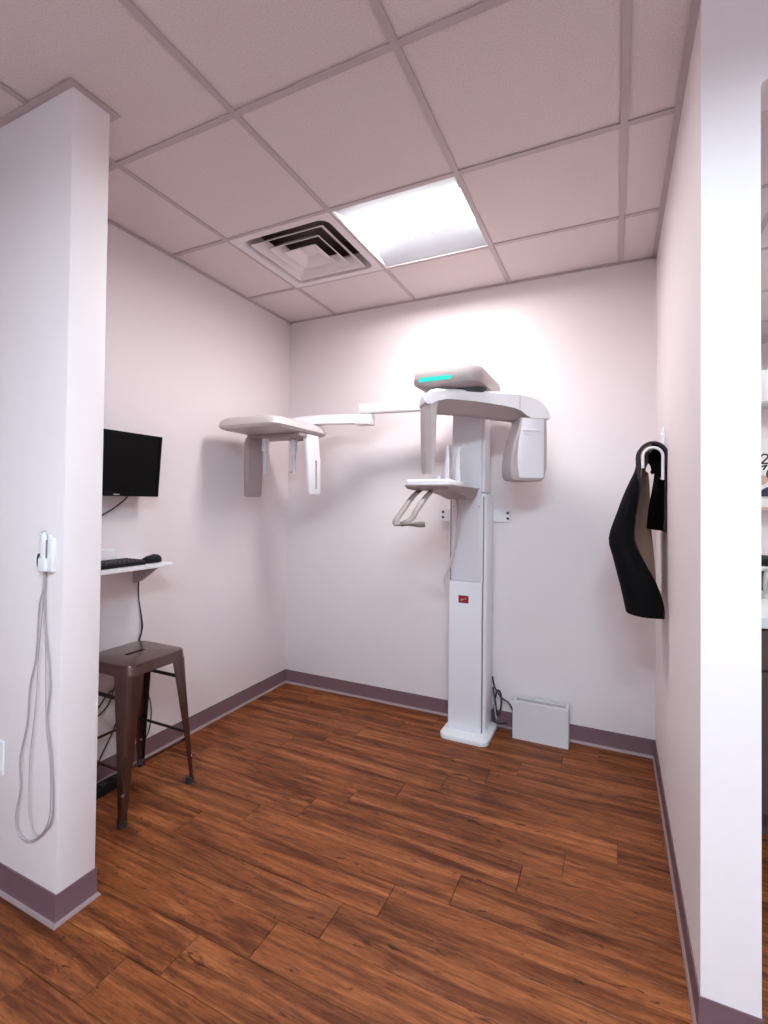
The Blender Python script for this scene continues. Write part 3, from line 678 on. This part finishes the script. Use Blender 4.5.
b = NB(); box(b, XL, XL + 0.085, 1.445, 1.545, 1.46, 1.56, 0.004); obj('wall_mount', b, 'dark', mon)
b = NB(); tube(b, [(-2.15, 1.62, 1.38), (-2.16, 1.60, 1.345), (-2.175, 1.55, 1.30), (-2.19, 1.48, 1.25), (-2.195, 1.42, 1.16), (-2.19, 1.40, 1.05)], 0.0035, 8)
obj('monitor_cable', b, 'cord', mon)
ps = thing('power_strip', (-2.11, 1.46, 0), 'black power strip lying on the floor behind the stool', 'power strip')
b = NB(); box(b, -2.145, -2.085, 1.30, 1.60, 0.0, 0.04, 0.006); obj('strip_body', b, 'black', ps)
for k in range(4):
    b = NB(); box(b, -2.13, -2.10, 1.335 + 0.065 * k, 1.365 + 0.065 * k, 0.0395, 0.043, 0.002, 1); obj('socket', b, 'dark', ps)

# cords below the shelf
for i, pts in enumerate(([(-2.17, 1.712, 0.985), (-2.19, 1.71, 0.93), (-2.198, 1.715, 0.85), (-2.198, 1.73, 0.76), (-2.196, 1.735, 0.70), (-2.197, 1.735, 0.66), (-2.19, 1.72, 0.60), (-2.165, 1.76, 0.52), (-2.16, 1.70, 0.42), (-2.17, 1.60, 0.37)],
                         [(-2.198, 1.712, 0.93), (-2.198, 1.716, 0.84), (-2.198, 1.735, 0.74), (-2.197, 1.74, 0.68), (-2.197, 1.72, 0.60), (-2.197, 1.76, 0.40), (-2.196, 1.80, 0.26), (-2.196, 1.79, 0.14), (-2.188, 1.73, 0.07)],
                         [(-2.15, 1.35, 0.42), (-2.17, 1.45, 0.33), (-2.185, 1.55, 0.36), (-2.19, 1.60, 0.46), (-2.192, 1.63, 0.34), (-2.19, 1.58, 0.22), (-2.17, 1.50, 0.12), (-2.13, 1.44, 0.02)],
                         [(-2.15, 1.36, 0.28), (-2.17, 1.46, 0.34), (-2.185, 1.56, 0.42), (-2.19, 1.62, 0.40)])):
    b = NB(); tube(b, pts, 0.003 if i < 2 else 0.0035, 8)
    obj('cord', b, 'cord', (mouse, mouse, ps, ps)[i])

# ---- exposure handset on the stub wall
hx, hz0, hz1 = -1.675, 1.112, 1.237
hs = thing('exposure_switch', (hx, YS0, hz0), 'white wall-mounted exposure button in its holder on the partition', 'switch')
b = NB(); box(b, -1.648, -1.622, YS0 - 0.014, YS0, 1.109, 1.217, 0.003); box(b, -1.684, -1.646, YS0 - 0.004, YS0, 1.112, 1.225, 0.001, 1); obj('holder', b, 'white', hs)
b = NB(); box(b, -1.683, -1.647, YS0 - 0.022, YS0 - 0.003, 1.110, 1.152, 0.003); obj('pocket', b, 'white', hs)
b = NB(); loft(b, [[Vector((-1.668 + rx * math.cos(a), YS0 - 0.013 + 0.007 * (rx / 0.016) * math.sin(a), z)) for a in [2 * math.pi * k / 14 for k in range(14)]] for z, rx in ((1.135, 0.010), (1.16, 0.014), (1.20, 0.016), (1.225, 0.014), (1.236, 0.008))])
hand = obj('handset', b, 'white', hs)
b = NB(); cyl(b, (-1.668, YS0 - 0.013, 1.234), (0, 0, 1), 0.006, 0.006, 12); obj('push_button', b, 'grey', hand)
b = NB(); box(b, -1.6505, -1.6475, YS0 - 0.017, YS0 - 0.006, 1.155, 1.212); obj('clip', b, 'slot', hs)
b = NB(); tube(b, [(-1.692 + 0.009 * math.cos(a), YS0 - 0.012, 1.142 + 0.022 * math.sin(a)) for a in [math.radians(30 * k) for k in range(12)]], 0.0028, 8, smooth=2); obj('hook_ring', b, 'dark', hs)
YC = YS0 - 0.008
loops = [
    [(-1.671, 1.112), (-1.675, 1.051), (-1.693, 0.99), (-1.705, 0.827), (-1.734, 0.728), (-1.746, 0.601), (-1.781, 0.479), (-1.774, 0.385), (-1.797, 0.29), (-1.783, 0.238), (-1.721, 0.227), (-1.642, 0.28), (-1.600, 0.346), (-1.607, 0.482), (-1.626, 0.578), (-1.639, 0.642), (-1.627, 0.756), (-1.653, 0.902), (-1.668, 1.023), (-1.666, 1.112)],
    [(-1.664, 1.112), (-1.668, 1.003), (-1.686, 0.83), (-1.696, 0.67), (-1.720, 0.493), (-1.719, 0.331), (-1.689, 0.268), (-1.650, 0.272), (-1.608, 0.35), (-1.612, 0.50), (-1.634, 0.60), (-1.642, 0.70), (-1.648, 0.85), (-1.660, 0.98), (-1.660, 1.112)]]
for i, pts in enumerate(loops):
    b = NB(); tube(b, [(x_, YC - 0.003 * i, z_) for x_, z_ in pts], 0.0026 if i == 0 else 0.0017, 8); obj('cord', b, 'gcord', hs)
# blank wall plate low on the stub wall
wp = thing('wall_plate', (-1.915, YS0, 0.395), 'white wall plate low on the partition at the left edge', 'wall plate')
b = NB(); box(b, -1.957, -1.884, YS0 - 0.006, YS0, 0.396, 0.51, 0.002, 1); obj('cover_plate', b, 'white', wp)
for z in (0.432, 0.474):
    b = NB(); box(b, -1.935, -1.906, YS0 - 0.008, YS0 - 0.005, z - 0.014, z + 0.014, 0.003, 1); obj('socket', b, 'white', wp)

# ---- lead apron over a wall hanger on the right wall
hg = thing('apron_hanger', (XR, 2.50, 1.56), 'white arched apron hanger screwed to the right wall', 'hanger')
b = NB(); box(b, XR - 0.010, XR, 2.455, 2.545, 1.50, 1.69, 0.003); obj('wall_plate', b, 'white', hg)
for z in (1.665, 1.525):
    b = NB(); cyl(b, (XR - 0.010, 2.50, z), (-1, 0, 0), 0.006, 0.003, 10); obj('screw', b, 'steel', hg)
HC = Vector((0.148, 0, 1.552)); ra = 0.037
def archpath(y, dx=0): return [HC + Vector((-ra, y, -0.05)), HC + Vector((-ra, y, -0.02))] + [HC + Vector((-ra * math.cos(a), y, ra * math.sin(a))) for a in [math.radians(15 * k) for k in range(13)]] + [HC + Vector((ra, y, -0.06)), HC + Vector((ra, y, -0.10))]
for y in (2.338, 2.62):
    b = NB(); tube(b, archpath(y), 0.0058, 10, smooth=2); obj('arch', b, 'white', hg)
b = NB(); tube(b, [HC + Vector((0, 2.335, ra)), HC + Vector((0, 2.625, ra))], 0.005, 10, smooth=1); obj('top_bar', b, 'white', hg)
b = NB(); tube(b, [HC + Vector((ra, 2.335, -0.09)), HC + Vector((ra, 2.625, -0.09))], 0.005, 10, smooth=1); obj('lower_bar', b, 'white', hg)
b = NB(); box(b, HC.x + ra - 0.004, XR - 0.006, 2.47, 2.53, 1.445, 1.465, 0.003); obj('bracket', b, 'white', hg)
ap = thing('lead_apron', (0.09, 2.47, 0.87), 'black lead apron with tan lining draped over the hanger', 'apron')
# rows from the bottom of the long flap, over the arch, to the bottom of the short flap; each row: near edge, bulge, far edge
rows = [
    [(0.180, 2.30, 0.880), (0.110, 2.27, 0.885), (0.062, 2.34, 0.888), (0.075, 2.50, 0.905), (0.150, 2.60, 0.905)],
    [(0.178, 2.30, 0.935), (0.105, 2.27, 0.945), (0.050, 2.35, 0.950), (0.070, 2.50, 0.950), (0.178, 2.62, 0.950)],
    [(0.150, 2.31, 1.020), (0.085, 2.28, 1.030), (0.030, 2.36, 1.030), (0.068, 2.52, 1.030), (0.176, 2.63, 1.030)],
    [(0.105, 2.32, 1.110), (0.050, 2.30, 1.115), (0.008, 2.38, 1.120), (0.062, 2.53, 1.120), (0.170, 2.64, 1.120)],
    [(0.073, 2.33, 1.200), (0.030, 2.32, 1.200), (-0.008, 2.40, 1.195), (0.058, 2.54, 1.200), (0.163, 2.65, 1.200)],
    [(0.078, 2.34, 1.300), (0.046, 2.33, 1.300), (0.022, 2.41, 1.300), (0.068, 2.54, 1.300), (0.155, 2.65, 1.300)],
    [(0.094, 2.34, 1.410), (0.074, 2.34, 1.410), (0.060, 2.42, 1.410), (0.086, 2.54, 1.410), (0.153, 2.65, 1.410)],
    [(0.105, 2.345, 1.500), (0.100, 2.38, 1.500), (0.098, 2.45, 1.500), (0.104, 2.55, 1.500), (0.146, 2.65, 1.500)]]
for a in (180, 155, 130, 105, 90, 75, 50, 25, 0):
    R_ = ra + 0.010; x_ = HC.x + R_ * math.cos(math.radians(a)); z_ = HC.z + R_ * math.sin(math.radians(a)) * 1.1
    rows.append([(x_ + (HC.x - x_) * k_, y, z_ - d_) for y, k_, d_ in ((2.345, 0, 0), (2.40, 0, 0), (2.47, 0, 0.0), (2.56, 0.25, 0.03), (2.65, 0.7, 0.06))])
for z_, x_, x2 in ((1.50, 0.172, 0.190), (1.42, 0.163, 0.192), (1.33, 0.148, 0.191), (1.235, 0.140, 0.189)):
    rows.append([(x2, 2.36, z_), (0.186, 2.40, z_), (0.5 * (x_ + 0.186), 2.47, z_), (x_ + 0.008, 2.55, z_), (x_, 2.62, z_)])
def cr(p0, p1, p2, p3, t): return 0.5 * ((2 * p1) + (p2 - p0) * t + (2 * p0 - 5 * p1 + 4 * p2 - p3) * t * t + (3 * p1 - p0 - 3 * p2 + p3) * t ** 3)
fine = [smooth_path(r, 5) for r in rows]
cols = [smooth_path([r[i] for r in fine], 3) for i in range(len(fine[0]))]
G = [[cols[i][j] for i in range(len(cols))] for j in range(len(cols[0]))]     # G[row][column]
def gnorm(j, i):
    a = G[min(j + 1, len(G) - 1)][i] - G[max(j - 1, 0)][i]; c = G[j][min(i + 1, len(G[0]) - 1)] - G[j][max(i - 1, 0)]
    n = a.cross(c); return n.normalized() if n.length > 1e-9 else Vector((-1, 0, 0))
sgn = -1 if gnorm(len(G) // 2, 6).z < 0 else 1
# orient so that normals point outwards (up on top of the arch)
jt = 7 * 3 + 4 * 3; sgn = 1 if gnorm(jt, 8).z > 0 else -1
def sheet(d0, d1, nr=None):
    b = NB(); nr, nc = nr or len(G), len(G[0])
    Vv = [[[b.verts.new(G[j][i] + gnorm(j, i) * sgn * d) for i in range(nc)] for j in range(nr)] for d in (d0, d1)]
    for j in range(nr - 1):
        for i in range(nc - 1):
            b.faces.new((Vv[0][j][i], Vv[0][j][i + 1], Vv[0][j + 1][i + 1], Vv[0][j + 1][i])); b.faces.new((Vv[1][j][i], Vv[1][j + 1][i], Vv[1][j + 1][i + 1], Vv[1][j][i + 1]))
    for j in range(nr - 1):
        for i in (0, nc - 1): b.faces.new((Vv[0][j][i], Vv[0][j + 1][i], Vv[1][j + 1][i], Vv[1][j][i]))
    for i in range(nc - 1):
        for j in (0, nr - 1): b.faces.new((Vv[0][j][i], Vv[0][j][i + 1], Vv[1][j][i + 1], Vv[1][j][i]))
    return b
obj('outer_cover', sheet(0.0, 0.013), 'apron', ap)
obj('lining', sheet(-0.003, -0.0003, 36), 'lining', ap)
b = NB(); tube(b, [G[j][0] + gnorm(j, 0) * sgn * 0.007 for j in range(0, len(G), 2)], 0.0068, 6, smooth=2); obj('edge_binding', b, 'purple', ap)  # plum sheen of the light on the fold, painted as the binding's colour

# ================================================================== room seen through the doorway on the right
cb = thing('base_cabinet', (0.95, 2.75, 0), 'dark brown base cabinet seen through the right doorway', 'cabinet')
b = NB(); box(b, 0.45, 1.7, 2.43, 3.0, 0.10, 0.86); box(b, 0.47, 1.68, 2.50, 3.0, 0.0, 0.10); obj('cabinet_body', b, 'wood', cb, smooth=False)
for k in range(3):
    xa = 0.46 + 0.41 * k
    b = NB(); box(b, xa, xa + 0.40, 2.412, 2.43, 0.12, 0.68, 0.002, 1); dr = obj('door', b, 'wood', cb)
    b = NB(); tube(b, [(xa + 0.35, 2.412, 0.54), (xa + 0.35, 2.385, 0.55), (xa + 0.35, 2.385, 0.63), (xa + 0.35, 2.412, 0.64)], 0.005, 8); obj('handle', b, 'steel', dr)
    b = NB(); box(b, xa, xa + 0.40, 2.412, 2.43, 0.69, 0.85, 0.002, 1); dw = obj('drawer', b, 'wood', cb)
    b = NB(); tube(b, [(xa + 0.14, 2.412, 0.77), (xa + 0.15, 2.385, 0.77), (xa + 0.25, 2.385, 0.77), (xa + 0.26, 2.412, 0.77)], 0.005, 8); obj('handle', b, 'steel', dw)
b = NB(); box(b, 0.43, 1.72, 2.39, 3.02, 0.86, 0.905, 0.004); box(b, 0.43, 1.72, 3.00, 3.02, 0.905, 0.922, 0.002); tag(obj('countertop', b, 'counter'), 'white countertop with low backsplash beyond the right doorway', 'countertop')
fa = thing('faucet', (0.66, 2.9, 0.906), 'grey metal faucet on the white counter past the doorway', 'faucet')
b = NB(); cyl(b, (0.66, 2.9, 0.906), (0, 0, 1), 0.025, 0.02, 18); obj('base', b, 'steel', fa)
b = NB(); tube(b, [(0.66, 2.9, 0.92), (0.66, 2.9, 1.0), (0.66, 2.86, 1.045), (0.66, 2.80, 1.03), (0.66, 2.785, 0.99)], 0.010, 10); obj('spout', b, 'steel', fa)
fc = thing('low_cabinet', (1.15, 4.55, 0), 'brown low cabinet with white top at the far wall', 'cabinet')
b = NB(); box(b, 0.45, 1.85, 4.27, SY1 - 0.005, 0.0, 0.89); obj('cabinet_body', b, 'wood', fc, smooth=False)
b = NB(); box(b, 0.43, 1.87, 4.24, SY1 - 0.005, 0.89, 0.915, 0.003); obj('top', b, 'counter', fc)
for k in range(3):
    b = NB(); box(b, 0.46 + 0.465 * k, 0.915 + 0.465 * k, 4.252, 4.27, 0.03, 0.85, 0.002, 1); obj('door', b, 'wood', fc)
pt = thing('black_tray', (1.0, 4.42, 0.915), 'flat black tray on the far low cabinet', 'tray')
b = NB(); box(b, 0.85, 1.15, 4.32, 4.55, 0.915, 0.945, 0.006); obj('tray_body', b, 'black', pt)
b = NB(); box(b, 0.90, 1.10, 4.36, 4.50, 0.945, 0.982, 0.01); obj('tray_lid', b, 'dark', pt)
uc = thing('upper_cabinet', (1.15, 4.75, 2.2), 'pale upper wall cabinet beyond the right doorway', 'cabinet')
b = NB(); box(b, 0.45, 1.85, 4.60, SY1 - 0.005, 2.14, 2.40, 0.003); obj('cabinet_body', b, 'counter', uc)
for k in range(3):
    b = NB(); box(b, 0.46 + 0.465 * k, 0.915 + 0.465 * k, 4.583, 4.60, 2.15, 2.39, 0.002, 1); obj('door', b, 'counter', uc)
ws = thing('wall_ledge', (1.15, 4.85, 1.33), 'pale wooden ledge on the far wall under the poster', 'shelf')
b = NB(); box(b, 0.45, 1.85, 4.78, SY1 - 0.005, 1.31, 1.335, 0.003); obj('ledge_board', b, 'skin', ws)
b = NB(); box(b, 0.45, 1.85, 4.85, SY1 - 0.005, 1.335, 1.41, 0.003); obj('ledge_back', b, 'paper', ws)
po = thing('wall_poster', (1.12, SY1, 1.65), 'poster with dark figure and lettering on the far wall', 'poster')
b = NB(); box(b, 0.88, 1.50, SY1 - 0.012, SY1 - 0.002, 1.42, 1.90); obj('poster_sheet', b, 'paper', po, smooth=False)
b = NB(); prism(b, [Vector((x, SY1 - 0.012, z)) for x, z in ((1.04, 1.425), (1.40, 1.425), (1.36, 1.50), (1.25, 1.53), (1.12, 1.50), (1.06, 1.46))], (0, -0.002, 0)); obj('printed_clothing', b, 'navy', po, smooth=False)
b = NB(); cyl(b, (1.20, SY1 - 0.012, 1.60), (0, -1, 0), 0.085, 0.002, 20); obj('printed_hair', b, 'hair', po)
b = NB(); cyl(b, (1.09, SY1 - 0.0125, 1.56), (0, -1, 0), 0.04, 0.002, 20); obj('printed_patch', b, 'skin', po)
b = NB()
def stroke(pts, wd=0.012):
    for p, q in zip(pts, pts[1:]):
        p, q = Vector((p[0], SY1 - 0.012, p[1] - 0.12)), Vector((q[0], SY1 - 0.012, q[1] - 0.12)); d_ = (q - p).normalized(); s = d_.cross(Vector((0, 1, 0))) * wd / 2
        prism(b, [p - s - d_ * wd * 0.3, q - s + d_ * wd * 0.3, q + s + d_ * wd * 0.3, p + s - d_ * wd * 0.3], (0, -0.002, 0))
stroke([(1.085, 1.875), (1.10, 1.89), (1.125, 1.885), (1.13, 1.865), (1.085, 1.815), (1.135, 1.815)])
stroke([(1.15, 1.885), (1.18, 1.885), (1.16, 1.815)])
stroke([(1.09, 1.79), (1.12, 1.80), (1.10, 1.765)])
obj('lettering', b, 'ink', po, smooth=False)
